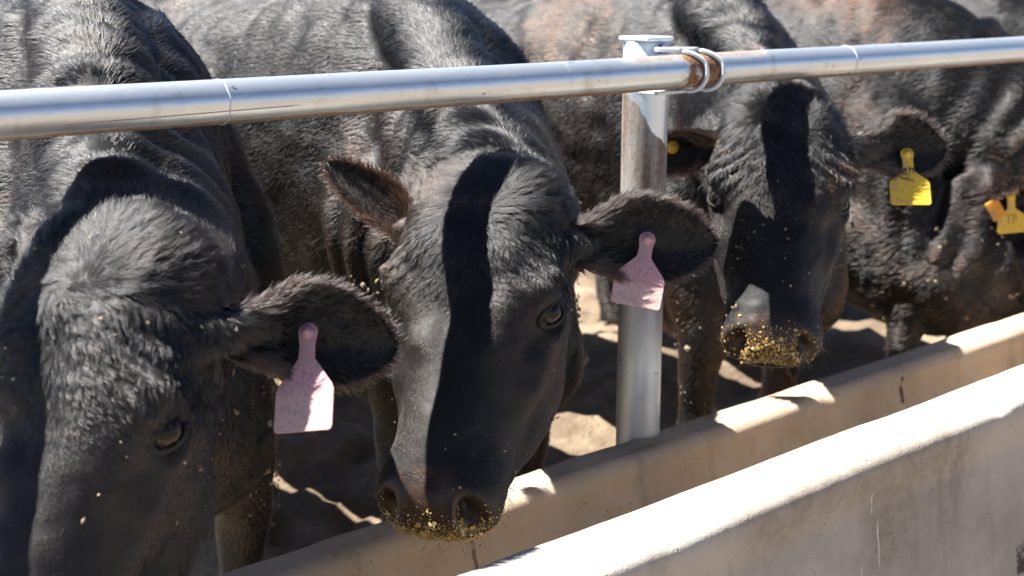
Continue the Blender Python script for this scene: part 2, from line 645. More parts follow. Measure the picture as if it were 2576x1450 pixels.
# ------------------------------------------------------------------ cattle
HEADSEC = [
    # t, top(n), shoulder(s,n), side(s,n), low(s,n), bottom(n)
    (-.045, -.045, (.03, -.05), (.045, -.08), (.04, -.12), -.13),
    (-.02, -.004, (.055, -.014), (.088, -.075), (.07, -.14), -.16),
    (.02, .018, (.074, .006), (.110, -.065), (.085, -.15), -.185),
    (.08, .030, (.084, .016), (.120, -.055), (.092, -.165), -.215),
    (.14, .027, (.088, .015), (.122, -.052), (.094, -.175), -.235),
    (.20, .018, (.086, .006), (.130, -.052), (.092, -.175), -.240),
    (.26, .008, (.070, -.004), (.120, -.066), (.100, -.185), -.250),
    (.32, .003, (.053, -.010), (.104, -.080), (.102, -.196), -.262),
    (.38, .001, (.044, -.012), (.088, -.078), (.094, -.186), -.248),
    (.44, .000, (.044, -.014), (.080, -.070), (.080, -.153), -.203),
    (.49, -.004, (.054, -.018), (.090, -.066), (.073, -.122), -.158),
    (.53, -.010, (.058, -.024), (.090, -.068), (.070, -.110), -.132),
    (.56, -.028, (.050, -.038), (.076, -.072), (.060, -.106), -.122),
    (.578, -.052, (.032, -.056), (.048, -.076), (.038, -.098), -.108),
]


def head_rings(sub=5, k=40):
    ctrl = []
    for t, nt_, a, b, c, nb in HEADSEC:
        half = [(0, nt_), a, b, c, (0, nb)]
        full = half + [(-x, y) for x, y in half[-2:0:-1]]
        # closed catmull round the profile
        F = np.array(full)
        n = len(F)
        u = np.linspace(0, n, k, endpoint=False)
        i = np.floor(u).astype(int)
        f = (u - i)[:, None]
        p0, p1, p2, p3 = F[(i - 1) % n], F[i % n], F[(i + 1) % n], F[(i + 2) % n]
        pr = .5 * ((2 * p1) + (p2 - p0) * f + (2 * p0 - 5 * p1 + 4 * p2 - p3) * f ** 2 + (3 * p1 - p0 - 3 * p2 + p3) * f ** 3)
        ctrl.append(np.column_stack([np.full(k, t), pr]))
    ctrl = np.array(ctrl)
    u = np.linspace(0, len(ctrl) - 1, (len(ctrl) - 1) * sub + 1)
    return catmull(ctrl, u)      # local coords (t, s, n)


def gauss(d2, r):
    return np.exp(-d2 / (r * r))


def vert_normals(V, F4):
    n = np.zeros_like(V)
    a, b, c, d = (V[F4[:, i]] for i in range(4))
    fn = np.cross(c - a, d - b)
    for i in range(4):
        np.add.at(n, F4[:, i], fn)
    return nrm(n)


def remesh(V, Fc, vox):
    me = mesh("tmp", V, Fc)
    o = bpy.data.objects.new("tmp", me)
    COL.objects.link(o)
    md = o.modifiers.new("r", 'REMESH')
    md.mode = 'VOXEL'
    md.voxel_size = vox
    dg = bpy.context.evaluated_depsgraph_get()
    ev = o.evaluated_get(dg)
    m2 = ev.to_mesh()
    nv, nf = len(m2.vertices), len(m2.polygons)
    W = np.empty(nv * 3)
    m2.vertices.foreach_get("co", W)
    lt = np.empty(nf, int)
    m2.polygons.foreach_get("loop_total", lt)
    L = np.empty(len(m2.loops), int)
    m2.loops.foreach_get("vertex_index", L)
    ev.to_mesh_clear()
    bpy.data.objects.remove(o)
    bpy.data.meshes.remove(me)
    assert (lt == 4).all()
    return W.reshape(-1, 3), L.reshape(-1, 4)


def smooth(V, F4, it, lam=.5, wt=None):
    E = np.vstack([F4[:, [0, 1]], F4[:, [1, 2]], F4[:, [2, 3]], F4[:, [3, 0]]])
    n = len(V)
    deg = np.bincount(E[:, 0], minlength=n) + np.bincount(E[:, 1], minlength=n)
    for _ in range(it):
        S = np.stack([np.bincount(E[:, 0], V[E[:, 1], k], n) + np.bincount(E[:, 1], V[E[:, 0], k], n) for k in range(3)], 1)
        D = (S / deg[:, None] - V) * lam
        V = V + (D if wt is None else D * wt[:, None])
    return V


SKIN = mat_skin()
HAIR = mat_hair()
EYE = NM("eyeball")
_e = EYE.attr("pupil").outputs["Fac"]
EYE.l(EYE.mix(_e, (.014, .006, .003), (.002, .002, .002)), EYE.b.inputs["Base Color"])
EYE.b.inputs["Roughness"].default_value = .03
EYE.b.inputs["Specular IOR Level"].default_value = .32
EYE = EYE.m
CRUMB = NM("feed_crumb")
CRUMB.l(CRUMB.mix(CRUMB.ramp(CRUMB.noise(90, 2), .4, .6), (.55, .30, .05), (.62, .50, .26)), CRUMB.b.inputs["Base Color"])
CRUMB.b.inputs["Roughness"].default_value = .75
CRUMB = CRUMB.m
MUD = NM("dried_mud")
MUD.l(MUD.mix(MUD.ramp(MUD.noise(60, 2), .4, .6), (.20, .15, .10), (.36, .28, .2)), MUD.b.inputs["Base Color"])
MUD.b.inputs["Roughness"].default_value = .9
MUD = MUD.m
HAIR_SCALE = 1.0


def rot(v, ax, deg):
    return np.array(Matrix.Rotation(math.radians(deg), 3, Vector(ax)) @ Vector(v))


def ear_mesh(R, e, u, f, L=.215, W=.066, cup=.034, th=.007):
    """leaf-shaped cupped ear: e length axis, u up edge, f opening direction"""
    nv, nw = 26, 17
    v = np.linspace(0, 1, nv)
    prof = np.interp(v, [0, .12, .24, .37, .5, .65, .8, .9, .96, 1], [.42, .48, .70, .95, 1, .93, .72, .48, .28, .03])
    ww = np.linspace(-1, 1, nw)
    Wd = W * prof
    cupd = cup * np.interp(v, [0, .3, .7, 1], [1.0, 1.0, .6, .1])
    front = []
    for i in range(nv):
        wv = ww
        # upper edge (w=+1) folds over a little
        pos = R + e * (L * v[i]) + np.outer(wv * Wd[i], u) - np.outer(cupd[i] * (1 - wv ** 2) - .2 * cupd[i], f)
        pos = pos + np.outer(np.full(nw, -.03 * v[i] ** 2), u)
        pos = pos + np.outer(.0035 * np.sin(ww * 8 + 1.5 * v[i]) * (1 - ww ** 2) * math.sin(math.pi * min(1, v[i] * 1.15)), f)
        front.append(pos)
    front = np.array(front)
    du = np.gradient(front, axis=0)
    dw = np.gradient(front, axis=1)
    nn = nrm(np.cross(du, dw))
    if (nn[nv // 2, nw // 2] @ f) < 0:
        nn = -nn
    thk = th * (1 - np.abs(ww) ** 4 * .75)[None, :, None]
    back = front - nn * thk * np.interp(v, [0, .5, 1], [2.2, 1, .5])[:, None, None]
    V = np.vstack([front.reshape(-1, 3), back.reshape(-1, 3)])
    N = nv * nw
    Fc = []
    for i in range(nv - 1):
        for j in range(nw - 1):
            a = i * nw + j
            Fc.append((a, a + 1, a + 1 + nw, a + nw))
            Fc.append((N + a, N + a + nw, N + a + 1 + nw, N + a + 1))
    for i in range(nv - 1):
        a = i * nw
        Fc.append((a, a + nw, N + a + nw, N + a))
        a = i * nw + nw - 1
        Fc.append((a, N + a, N + a + nw, a + nw))
    for j in range(nw - 1):
        a = (nv - 1) * nw + j
        Fc.append((a, a + 1, N + a + 1, N + a))
    # consistent winding: front faces should look along f
    a, b, c, d = Fc[2 * ((nv // 2) * (nw - 1) + nw // 2)]
    fn = np.cross(V[c] - V[a], V[d] - V[b])
    if fn @ f < 0:
        Fc = [q[::-1] for q in Fc]
    w2 = np.tile(ww, nv)
    v2 = np.repeat(v, nw)
    info = dict(inner=np.r_[np.ones(N), np.zeros(N)], rim=np.r_[np.abs(w2), np.abs(w2)] ** 6, v=np.r_[v2, v2], w=np.r_[w2, w2])
    return V, Fc, info, front


def grow(name, parent, V, F4, N, length, flow, dens, tint, mat=None, rad=.00042, clump=.45, lift=.35, seed=0, wig=.25, cell=.007, npt=5, wave=0.0):
    """comb strands over the given surface (per-vertex arrays)"""
    r = np.random.default_rng(seed)
    T = np.vstack([F4[:, [0, 1, 2]], F4[:, [0, 2, 3]]])
    A = .5 * np.linalg.norm(np.cross(V[T[:, 1]] - V[T[:, 0]], V[T[:, 2]] - V[T[:, 0]]), axis=1)
    # only where the place can be seen from around the bunk
    Pc = V[T].mean(1)
    rel = Pc - CAM
    d = rel @ FV
    sx, sy = (rel @ RV) / np.maximum(d, .1) * FPX, (rel @ UV) / np.maximum(d, .1) * FPX
    Nc = nrm(N[T].mean(1))
    see = (d > .3) & (abs(sx) < 1288 + 300) & (abs(sy) < 725 + 160) & ((Nc * nrm(-rel)).sum(1) > -.35)
    far = np.clip((2.1 / np.maximum(d, .5)), .55, 1.0) ** 2
    wgt = A * dens[T].mean(1) * see * far
    cnt = int(wgt.sum() * HAIR_SCALE)
    if cnt < 10:
        return None
    ti = r.choice(len(T), cnt, p=wgt / wgt.sum())
    b = r.random((cnt, 2))
    fl = b.sum(1) > 1
    b[fl] = 1 - b[fl]
    bc = np.column_stack([1 - b.sum(1), b])[:, :, None]
    tv = T[ti]
    P = (V[tv] * bc).sum(1)
    Nn = nrm((N[tv] * bc).sum(1))
    Fl = (flow[tv] * bc).sum(1)
    Ln = (length[tv] * bc[:, :, 0]).sum(1) * r.uniform(.6, 1.15, cnt) / np.sqrt(far[ti]) ** .5
    Tn = (tint[tv] * bc[:, :, 0]).sum(1)

    def dirs(Pq):
        return .55 * vnoise3(Pq * 22, seed + 3) + .35 * vnoise3(Pq * 70, seed + 5)
    Fl = Fl + wig * dirs(P)
    Fl = nrm(Fl - (Fl * Nn).sum(1, keepdims=True) * Nn)
    # locks
    g = np.floor(P / cell + .5 * vnoise3(P / cell * .5, seed + 9)).astype(np.int64)
    key = (g[:, 0] * 73856093) ^ (g[:, 1] * 19349663) ^ (g[:, 2] * 83492791)
    uq, inv = np.unique(key, return_inverse=True)
    cn = np.bincount(inv)
    cen = np.stack([np.bincount(inv, P[:, k]) / cn for k in range(3)], 1)[inv]
    rnd = (r.random((len(uq), 3)) - .5)[inv]
    lift_ = lift * (.3 + 1.5 * (rnd[:, 0] + .5))
    Fl = nrm(Fl + .55 * wig / .25 * (rnd - (rnd * Nn).sum(1, keepdims=True) * Nn))
    pts = []
    fr = r.normal(0, .05, (cnt, 3))
    for k in range(npt):
        s = k / (npt - 1)
        h = lift_ * (s - .62 * s * s)
        q = P + Fl * (Ln * s * .95)[:, None] + Nn * (Ln * h)[:, None] + fr * (Ln * s * s)[:, None]
        if wave:
            q = q + np.cross(Fl, Nn) * (Ln * wave * s * np.sin(7.5 * s + 12 * rnd[:, 1]))[:, None]
        tgt = cen + (q - P)
        q = q + (tgt - q) * (clump * s ** 1.2)
        q = q - Nn * (.0012 * (1 - s))
        pts.append(q)
    pts = np.stack(pts, 1).astype(np.float32)
    hc = bpy.data.hair_curves.new(name)
    hc.add_curves([npt] * cnt)
    hc.attributes["position"].data.foreach_set("vector", pts.ravel())
    ra = hc.attributes.get("radius") or hc.attributes.new("radius", 'FLOAT', 'POINT')
    prof = np.array([1, .95, .8, .55, .2])[:npt] if npt == 5 else np.linspace(1, .2, npt)
    rr = (rad / np.sqrt(far[ti]) * r.uniform(.7, 1.3, cnt))[:, None] * prof
    ra.data.foreach_set("value", rr.astype(np.float32).ravel())
    ta = hc.attributes.new("tint", 'FLOAT', 'CURVE')
    tt = Tn * (1 + rnd[:, 1]) + np.clip(r.normal(-.05, .06, cnt), 0, 1)
    ta.data.foreach_set("value", np.clip(tt, 0, 1).astype(np.float32))
    hc.materials.append(mat or HAIR)
    o = bpy.data.objects.new(name, hc)
    COL.objects.link(o)
    o.parent = parent
    o.location = -parent.location
    return o


def flakes(name, P, N, size, mat, parent, seed=0):
    r = np.random.default_rng(seed)
    V, Fc = [], []
    base = np.array([(0, 0, 1), (1, 0, 0), (0, 1, 0), (-1, 0, 0), (0, -1, 0), (0, 0, -.6)], float)
    bf = [(0, 1, 2), (0, 2, 3), (0, 3, 4), (0, 4, 1), (5, 2, 1), (5, 3, 2), (5, 4, 3), (5, 1, 4)]
    for p, n in zip(P, N):
        x = nrm(np.cross(n, r.normal(size=3)))
        y = np.cross(n, x)
        s = size * min(2.2, r.lognormal(-.2, .5))
        b = base * r.uniform(.6, 1.4, (6, 1)) * np.array([s * r.uniform(.6, 1.7), s, s * .55])
        o = len(V)
        V += list(p + b[:, :1] * x + b[:, 1:2] * y + b[:, 2:] * n)
        Fc += [tuple(i + o for i in q) for q in bf]
    me = mesh(name, np.array(V), Fc)
    o = link(name, me, mat, parent, smooth=False)
    o.location = -parent.location
    return o


def make_cow(label, P, nose, roll, xw, yw=2.2, zw=1.30, ears=(), vox=.006, seed=0, hs=1.0, bodyyaw=0, mud=0.0, rust=.1,
             crumbs=True, neckbend=(0, 0, 0), dens=1.0, chest=1.15, wrinkle=1.0):
    P, nose = np.array(P, float), np.array(nose, float)
    a = nrm(nose - P)
    v = nrm(CAM - (P + a * .25))
    n = nrm(v - (v @ a) * a)
    n = rot(n, a, roll)
    s = np.cross(n, a)             # + is towards image right for a head facing us
    if s @ RV < 0:
        s = -s
    M = np.stack([a, s, n])        # rows
    S3 = hs * np.array([1, 1.14, 1.06])
    loc = lambda Q: ((Q - P) @ M.T) / S3
    wor = lambda Q: (np.asarray(Q) * S3) @ M + P
    root = tag(empty("black_cow", (xw, yw, 0)), label, "cow", "black cattle feeding at the trough")
    cy, sy = math.cos(math.radians(bodyyaw)), math.sin(math.radians(bodyyaw))

    def bw(x, y, z):               # body coords -> world (x sideways, y back from withers)
        return np.array([xw + x * cy + y * sy, yw - x * sy + y * cy, z])
    parts = []
    hr = head_rings()
    parts.append(loft(wor(hr.reshape(-1, 3)).reshape(hr.shape)))
    # trunk
    st = [(-.17, 1.10, .64, .13), (-.06, zw - .05, .58, .20), (.05, zw, .54, .25), (.28, zw - .01, .52, .27), (.7, zw - .03, .50, .30),
          (1.05, zw - .02, .53, .295), (1.3, zw, .62, .28), (1.5, zw - .03, .74, .25), (1.6, zw - .12, .9, .14)]
    cen = [bw(0, y, (t + b) / 2) for y, t, b, h in st]
    parts.append(loft(tube_rings(cen, [(t - b) / 2 for y, t, b, h in st], [h for y, t, b, h in st], k=36, sq=2.1)))
    # shoulder blades
    for sg in (-1, 1):
        parts.append(loft(tube_rings([bw(sg * .09, .05, zw - .05), bw(sg * .16, .02, 1.0), bw(sg * .19, -.08, .80), bw(sg * .17, -.10, .62)],
                                     [.05, .13, .13, .07], [.05, .075, .085, .06], up=(0, 1, 0), k=20)))
    # neck
    hb = wor(np.array([.075, 0, -.115]))
    hb2 = wor(np.array([.10, 0, -.06]))
    b0, b1 = bw(0, .16, zw - .27), bw(0, -.07, zw - .30)
    mid = (b1 + hb) / 2 + np.array(neckbend)
    cen = [b0, b1, mid * .5 + b1 * .5 + np.array(neckbend) * .25, mid * .55 + hb * .45, hb, hb2]
    upv = nrm(np.array([0, .25, 1.0]))
    parts.append(loft(tube_rings(cen, [.25, .25, .215, .17, .125, .08], [.20, .18, .16, .15, .125, .09], up=upv, k=30, sub=8, sq=2.1)))
    # nuchal crest
    wth = bw(0, .06, zw - .045)
    pb = wor(np.array([.015, 0, -.05]))
    cm = (wth + pb) / 2 + np.array(neckbend) + np.array([0, 0, .03])
    parts.append(loft(tube_rings([wth, (wth + cm) / 2 + np.array([0, 0, .01]), cm, pb], [.07, .075, .07, .05], [.10, .09, .08, .065], k=16)))
    # brisket / dewlap
    parts.append(loft(tube_rings([bw(0, .1, .58), bw(0, -.14, .56), bw(0, -.28, .66), mid + np.array([0, .02, -.14])], np.array([.14, .17, .15, .09]) * chest, np.array([.20, .17, .11, .07]) * chest, k=18)))
    # legs
    for sg in (-1, 1):
        fx = sg * .165
        parts.append(loft(tube_rings([bw(fx, -.06, .75), bw(fx, -.10, .60), bw(fx, -.13, .47), bw(fx, -.13, .41), bw(fx, -.12, .26), bw(fx, -.12, .13), bw(fx, -.15, .05), bw(fx, -.155, .0)],
                                     [.12, .09, .068, .062, .042, .046, .056, .062], [.10, .08, .066, .058, .042, .046, .05, .055], up=(0, 1, 0), k=18)))
        hx = sg * .19
        parts.append(loft(tube_rings([bw(hx, 1.35, .95), bw(hx, 1.30, .70), bw(hx, 1.42, .52), bw(hx, 1.50, .42), bw(hx, 1.45, .24), bw(hx, 1.42, .12), bw(hx, 1.39, .05), bw(hx, 1.385, 0)],
                                     [.2, .16, .075, .055, .036, .04, .052, .06], [.11, .1, .055, .042, .034, .038, .045, .05], up=(0, 1, 0), k=18)))
    # tail
    parts.append(loft(tube_rings([bw(0, 1.55, zw - .08), bw(0, 1.66, zw - .14), bw(0, 1.69, 1.0), bw(0, 1.68, .7), bw(0, 1.68, .5)], [.04, .03, .022, .02, .03], [.04, .03, .022, .02, .03], up=(0, 1, .01), k=12)))
    for ed in ears:
        sg = ed['side']
        e = nrm(ed['e'])
        r0 = wor(np.array([.098, sg * .106, -.066]))
        parts.append(loft(tube_rings([wor(np.array([.085, sg * .06, -.08])), r0, r0 + e * (ed.get('off', 0) + .012), r0 + e * (ed.get('off', 0) + .045)],
                                     [.05, .036, .029, .016], [.045, .034, .026, .012], up=n, k=16)))
    V, F4 = remesh(*merge(parts), vox)
    L = loc(V)
    inh = (L[:, 0] > -.03) & (L[:, 0] < .62) & (abs(L[:, 1]) < .2) & (L[:, 2] > -.26) & (L[:, 2] < .06)
    V = smooth(V, F4, 26, .6, np.where(inh, .12, 1.0))
    V = smooth(V, F4, 2)
    L = loc(V)
    N = vert_normals(V, F4)
    if ((V - V.mean(0)) * N).sum() < 0:
        F4 = F4[:, ::-1]
        N = -N
    NL = N @ M.T
    t, sl_, nl = L[:, 0], L[:, 1], L[:, 2]
    hm = np.clip((t + .06) / .06, 0, 1) * (abs(sl_) < .2) * (nl > -.27) * (nl < .09) * (t < .7)
    # --- facial relief
    D = np.zeros(len(V))
    as_ = abs(sl_)
    side = np.where(as_ > .045, 1, 0)
    d2 = lambda tc, sc, nc, kt=1, ks=1, kn=1: ((t - tc) / kt) ** 2 + ((as_ - sc) / ks) ** 2 + ((nl - nc) / kn) ** 2
    ET, ES, EN = .215, .124, -.050
    D += .018 * gauss(d2(ET - .035, ES - .012, EN + .030, 1.3, 1, .8), .030)       # brow
    D -= .017 * gauss(d2(ET + .004, ES, EN, 1.35, 1, .9), .019)                     # socket
    D += .005 * gauss(d2(ET + .012, ES, EN - .024, 1.6, 1, .6), .018)               # lower lid swell
    D -= .008 * gauss(d2(ET + .055, ES - .022, EN + .008, 1.6, 1, 1), .022)         # in front of the eye
    D += .011 * gauss(((t - .33) / 2.6) ** 2 + (nl + .083 + .10 * (t - .33)) ** 2 * (as_ > .04) + (as_ < .04) * 9, .019)   # facial crest
    D -= .012 * gauss(((t - .37) / 2.6) ** 2 + (nl + .122 - .12 * (t - .37)) ** 2 * 1.3 + (as_ < .03) * 9, .022)          # cheek hollow
    D -= .006 * gauss(((t - .25) / 3) ** 2 + (as_ - .0) ** 2 * .5 + ((nl - .0) * .3) ** 2, .03)                              # dish
    # nostrils: comma-shaped, opening to the side and front
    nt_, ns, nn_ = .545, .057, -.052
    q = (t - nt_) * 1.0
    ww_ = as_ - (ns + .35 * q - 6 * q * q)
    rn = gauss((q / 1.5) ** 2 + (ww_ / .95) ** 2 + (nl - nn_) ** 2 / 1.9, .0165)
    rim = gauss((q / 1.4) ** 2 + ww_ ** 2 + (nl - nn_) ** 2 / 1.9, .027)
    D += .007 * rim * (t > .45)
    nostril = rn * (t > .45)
    # mouth
    mz = np.interp(t, [.40, .5, .575], [-.108, -.102, -.092])
    mouth = gauss((nl - mz) ** 2, .0055) * np.clip((t - .41) / .03, 0, 1)
    D -= .006 * mouth
    # skin folds above the eye and on the brow
    pw = np.stack([t * 1.0, sl_, nl], 1)
    fold = np.sin((as_ * .75 - t * .55 + .5 * nl) * 330 + 2.2 * vnoise(pw * 16, seed + 8)) * gauss(d2(.165, .09, .0, 1.4, 1.1, 1.4), .042)
    D += .0036 * wrinkle * fold
    D += .0055 * vnoise(pw * 20, seed + 1) * np.clip((.42 - t) / .16, 0, 1) + .002 * vnoise(pw * 24, seed + 3) + .0012 * vnoise(pw * 60, seed + 2)
    D *= hm
    out = (1 - hm)
    # muscle and neck folds
    ax = nrm(hb - b1)
    al = (V - b1) @ ax
    nk = gauss((al - .30) ** 2, .26) * (np.linalg.norm(np.cross(V - b1, ax), axis=1) < .42)
    D += out * (.013 * vnoise(V * 6, seed + 4) + .0045 * vnoise(V * 20, seed + 5))
    D += out * nk * .008 * np.sin(al * 74 + 3 * vnoise(V * 5, seed + 6) + 1.5 * V[:, 2] * 6) * np.clip(vnoise(V * 4, seed + 7) + .55, 0, 1)
    V = V + N * D[:, None]
    # push the nostril inwards (towards the middle of the muzzle and back)
    inward = nrm(np.stack([-np.full(len(V), .62), -np.sign(sl_) * .55, -np.full(len(V), .25)], 1)) @ M
    V = V + inward * (.055 * nostril * hm)[:, None]
    N = vert_normals(V, F4)
    L = loc(V)
    t, sl_, nl = L[:, 0], L[:, 1], L[:, 2]
    as_ = abs(sl_)
    # --- bare skin mask
    pad = np.clip((t - np.interp(as_, [0, .03, .06, .075], [.487, .49, .515, .56])) / .012, 0, 1) * (as_ < .066) * (nl > -.094) * hm
    pad = np.clip(pad + gauss(d2(nt_, ns, nn_), .03) * hm * (t > .45), 0, 1)
    eyer = gauss(((t - ET) / 1.5) ** 2 + (as_ - ES) ** 2 + (nl - EN) ** 2, .017) * hm
    nohair = np.clip(pad * 1.3 + (eyer > .35), 0, 1)
    # --- flow of the coat
    wh = .075
    fa = np.where(t > wh, 1.0, -.8) * np.clip(abs(t - wh) / .03, 0, 1)
    fs = np.clip(sl_ / .05, -1, 1) * np.interp(t, [0, .1, .25, .5], [.8, .9, .5, .35])
    sw = gauss((t - wh) ** 2 + sl_ ** 2, .05)
    fs = fs + .8 * sw * np.sign(t - wh)
    fa = fa - .5 * sw * np.sign(sl_)
    fh = np.stack([fa, fs, -.15 * np.ones(len(t))], 1) @ M
    fb = nrm(np.array([0, .75, -.45])) + .75 * vnoise3(V * 5, seed + 33) + .35 * vnoise3(V * 13, seed + 34)
    nb_ = nrm(-ax * .8 + np.array([0, 0, -.55]))
    wn = np.clip(1.4 - abs(al - .2) / .35, 0, 1)[:, None]
    fb = fb * (1 - wn) + nb_ * wn
    fl = fb * (1 - hm[:, None]) + fh * hm[:, None]
    lenb = .019 + .007 * vnoise(V * 5, seed + 11)
    lenh = np.interp(t, [-.03, .03, .12, .22, .34, .5], [.042, .034, .017, .011, .008, .005])
    ln = lenb * (1 - hm) + lenh * hm
    # crest tuft
    ln *= 1 + .9 * gauss(np.linalg.norm(V - cm, axis=1) ** 2, .12) * (N[:, 2] > .3) + .8 * gauss(np.linalg.norm(V - wth, axis=1) ** 2, .16) * (N[:, 2] > .3)
    dn = np.where(hm > .5, 520000., 240000.) * dens * (1 - nohair)
    dn *= np.where(t > .40, .75, 1) if True else 1
    red = np.clip(vnoise(V * 4.2, seed + 21) * 1.2 + .25 * vnoise(V * 14, seed + 22) - .25, 0, 1) * rust * 2.2 * np.clip((V[:, 2] - .65) / .2, .1, 1)
    dusty = np.clip(vnoise(V * 9, seed + 23) + vnoise(V * 30, seed + 24) * .5 - .55, 0, 1) * mud
    lowleg = np.clip((.85 - V[:, 2]) / .2, 0, 1) * (1 - hm) * np.clip(vnoise(V * 16, seed + 30) + .25 + .3 * mud, 0, 1)
    tint = np.clip(.0 + red * .42 + dusty * .9 + lowleg * .22 * (.1 + mud), 0, 1)
    # --- body mesh with ears and lids joined in
    allV, allF, allbare = [V], [tuple(q) for q in F4.tolist()], [pad]
    off = len(V)
    earinfo = []
    for ed in ears:
        sg = ed['side']
        e = nrm(ed['e'])
        R = wor(np.array([.098, sg * .106, -.066])) + e * ed.get('off', 0)
        f = np.array(ed['f'], float)
        f = nrm(f - (f @ e) * e)
        u = np.cross(e, f)
        if u[2] < 0:
            u = -u
        eV, eF, info, front = ear_mesh(R, e, u, f, **ed.get('shape', {}))
        earinfo.append((eV, eF, info, front, e, u, f, ed))
        allV.append(eV)
        allF += [tuple(i + off for i in q) for q in eF]
        allbare.append(np.zeros(len(eV)))
        off += len(eV)
    for sg in (-1, 1):
        ec = np.array([ET + .004, sg * (ES - .014), EN - .001])
        dirn = nrm(np.array([.10, sg * .92, .34]))
        up = nrm(np.array([-.30, 0, 1.0]) - dirn * (np.array([-.30, 0, 1.0]) @ dirn))
        al_ = nrm(np.cross(up, dirn))
        R_e = .0225
        # eyeball
        th = np.linspace(0, math.pi, 17)
        ph = np.linspace(0, 2 * math.pi, 24, endpoint=False)
        rings = np.array([[ec + R_e * (math.cos(q) * dirn * .85 + math.sin(q) * (math.cos(w_) * al_ + math.sin(w_) * up)) for w_ in ph] for q in th[1:-1]])
        eV, eF = loft(wor(rings.reshape(-1, 3)).reshape(rings.shape))
        me = mesh("eye", eV, eF)
        at = me.attributes.new("pupil", 'FLOAT', 'POINT')
        le = loc(eV) - ec
        pu = gauss((le @ al_ / 1.6) ** 2 + (le @ up) ** 2, .0062) * (le @ dirn > 0)
        at.data.foreach_set("value", np.clip(pu * 2.4 - .5, 0, 1).astype(np.float32))
        link("eye", me, EYE, root).location = -root.location
        # lids
        q = np.linspace(0, 2 * math.pi, 40, endpoint=False)
        for upper in (0, 1):
            px = .0245 * np.cos(q)
            py = np.where(np.sin(q) > 0, .0155, .0140) * np.sin(q)
            k_ = 1.0 + .12 * upper
            dep = np.sqrt(np.maximum((R_e * 1.03) ** 2 - np.minimum(px ** 2 + py ** 2, R_e ** 2 * .93), 0)) * .85 + (.0008 if not upper else -.0022)
            pts = ec + np.outer(px * k_, al_) + np.outer(py * k_, up) + np.outer(dep, dirn)
            r_ = np.where(np.sin(q) > 0, .0040, .0028) * (1.0 + .5 * upper)
            tV, tF = path_tube(wor(pts), r_ * hs, 10, True)
            allV.append(tV)
            allF += [tuple(i + off for i in qq) for qq in tF]
            allbare.append(np.full(len(tV), .0))
            off += len(tV)
    me = mesh("body", np.vstack(allV), allF)
    ba = me.attributes.new("bare", 'FLOAT', 'POINT')
    vals = np.concatenate(allbare)
    ba.data.foreach_set("value", vals.astype(np.float32))
    if crumbs:
        sa = me.attributes.new("smear", 'FLOAT', 'POINT')
        sv = crumbs_w(crumbs, t, sl_, nl) * hm * np.clip((t - .50) / .03, 0, 1) * crumbs.get('smear', .8)
        sa.data.foreach_set("value", np.r_[sv, np.zeros(len(vals) - len(V))].astype(np.float32))
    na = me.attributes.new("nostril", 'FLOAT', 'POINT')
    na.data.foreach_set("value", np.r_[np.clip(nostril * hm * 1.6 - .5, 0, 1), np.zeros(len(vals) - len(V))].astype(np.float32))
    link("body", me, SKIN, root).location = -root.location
    # --- coat
    face = hm * np.clip((t - .17 - .05 * vnoise(pw * 9, seed + 70)) / .05, 0, 1)
    fore = hm * np.clip((.27 - t) / .07, 0, 1)
    grow("coat", root, V, F4, N, ln, fl, dn * (1 - hm) * 1.15, tint, seed=seed, lift=.15, cell=.007, clump=.5, wig=.11)
    grow("coat", root, V, F4, N, np.interp(t, [.2, .3, .5], [.010, .007, .004]), fl, (1 - nohair) * face * 900000. * dens, tint * .6 + .09, seed=seed + 90,  # constant added to tint paints warm bounced light into the face hair
         lift=.12, wig=.12, clump=.2, cell=.004, rad=.00028, npt=4)
    grow("forelock", root, V, F4, N, lenh * 1.12, fl + .5 * vnoise3(V * 16, seed + 71), (1 - nohair) * fore * 480000. * dens, tint * .7, seed=seed + 91,
         lift=.16, wig=.24, clump=.7, cell=.0095, rad=.00031, npt=6, wave=.06)
    # ears: short fur outside, long fringe on the rim and in the mouth of the ear
    for eV, eF, info, front, e, u, f, ed in earinfo:
        eF4 = np.array(eF)
        eN = vert_normals(eV, eF4)
        inner, rim = info['inner'], info['rim']
        flow = e[None] * .9 + np.outer(info['w'] * 1.0 * (1 - inner) + .8 * info['w'] * inner, u)
        el = np.where(inner > .5, .009 + .018 * gauss((info['v'] - .15) ** 2, .3), .009) + .010 * rim
        ed_ = (np.where(inner > .5, 60000. + 190000. * gauss(info['v'] ** 2, .25) + 90000. * (info['w'] > .2), 330000.) + 450000. * rim) * dens
        et = np.clip(.0 + .05 * rim + ed.get('tint', 0) * (.4 + .6 * rim), 0, 1)
        grow("ear_fur", root, eV, eF4, eN, el, flow, ed_, et, seed=seed + 50, lift=.7, clump=.4, cell=.006)
    # whiskers and chin hair
    wk = (t > .47) * hm * (1 - pad) * (nl < -.06) + 14. * (eyer > .18) * (eyer < .5) * (nl > EN + .008)
    if wk.sum() > 0:
        grow("whiskers", root, V, F4, N, np.full(len(V), .015), fh, wk * 6000., np.where(t > .4, .06, .0), seed=seed + 60, lift=2.2, clump=0, wig=.6, rad=.00025)
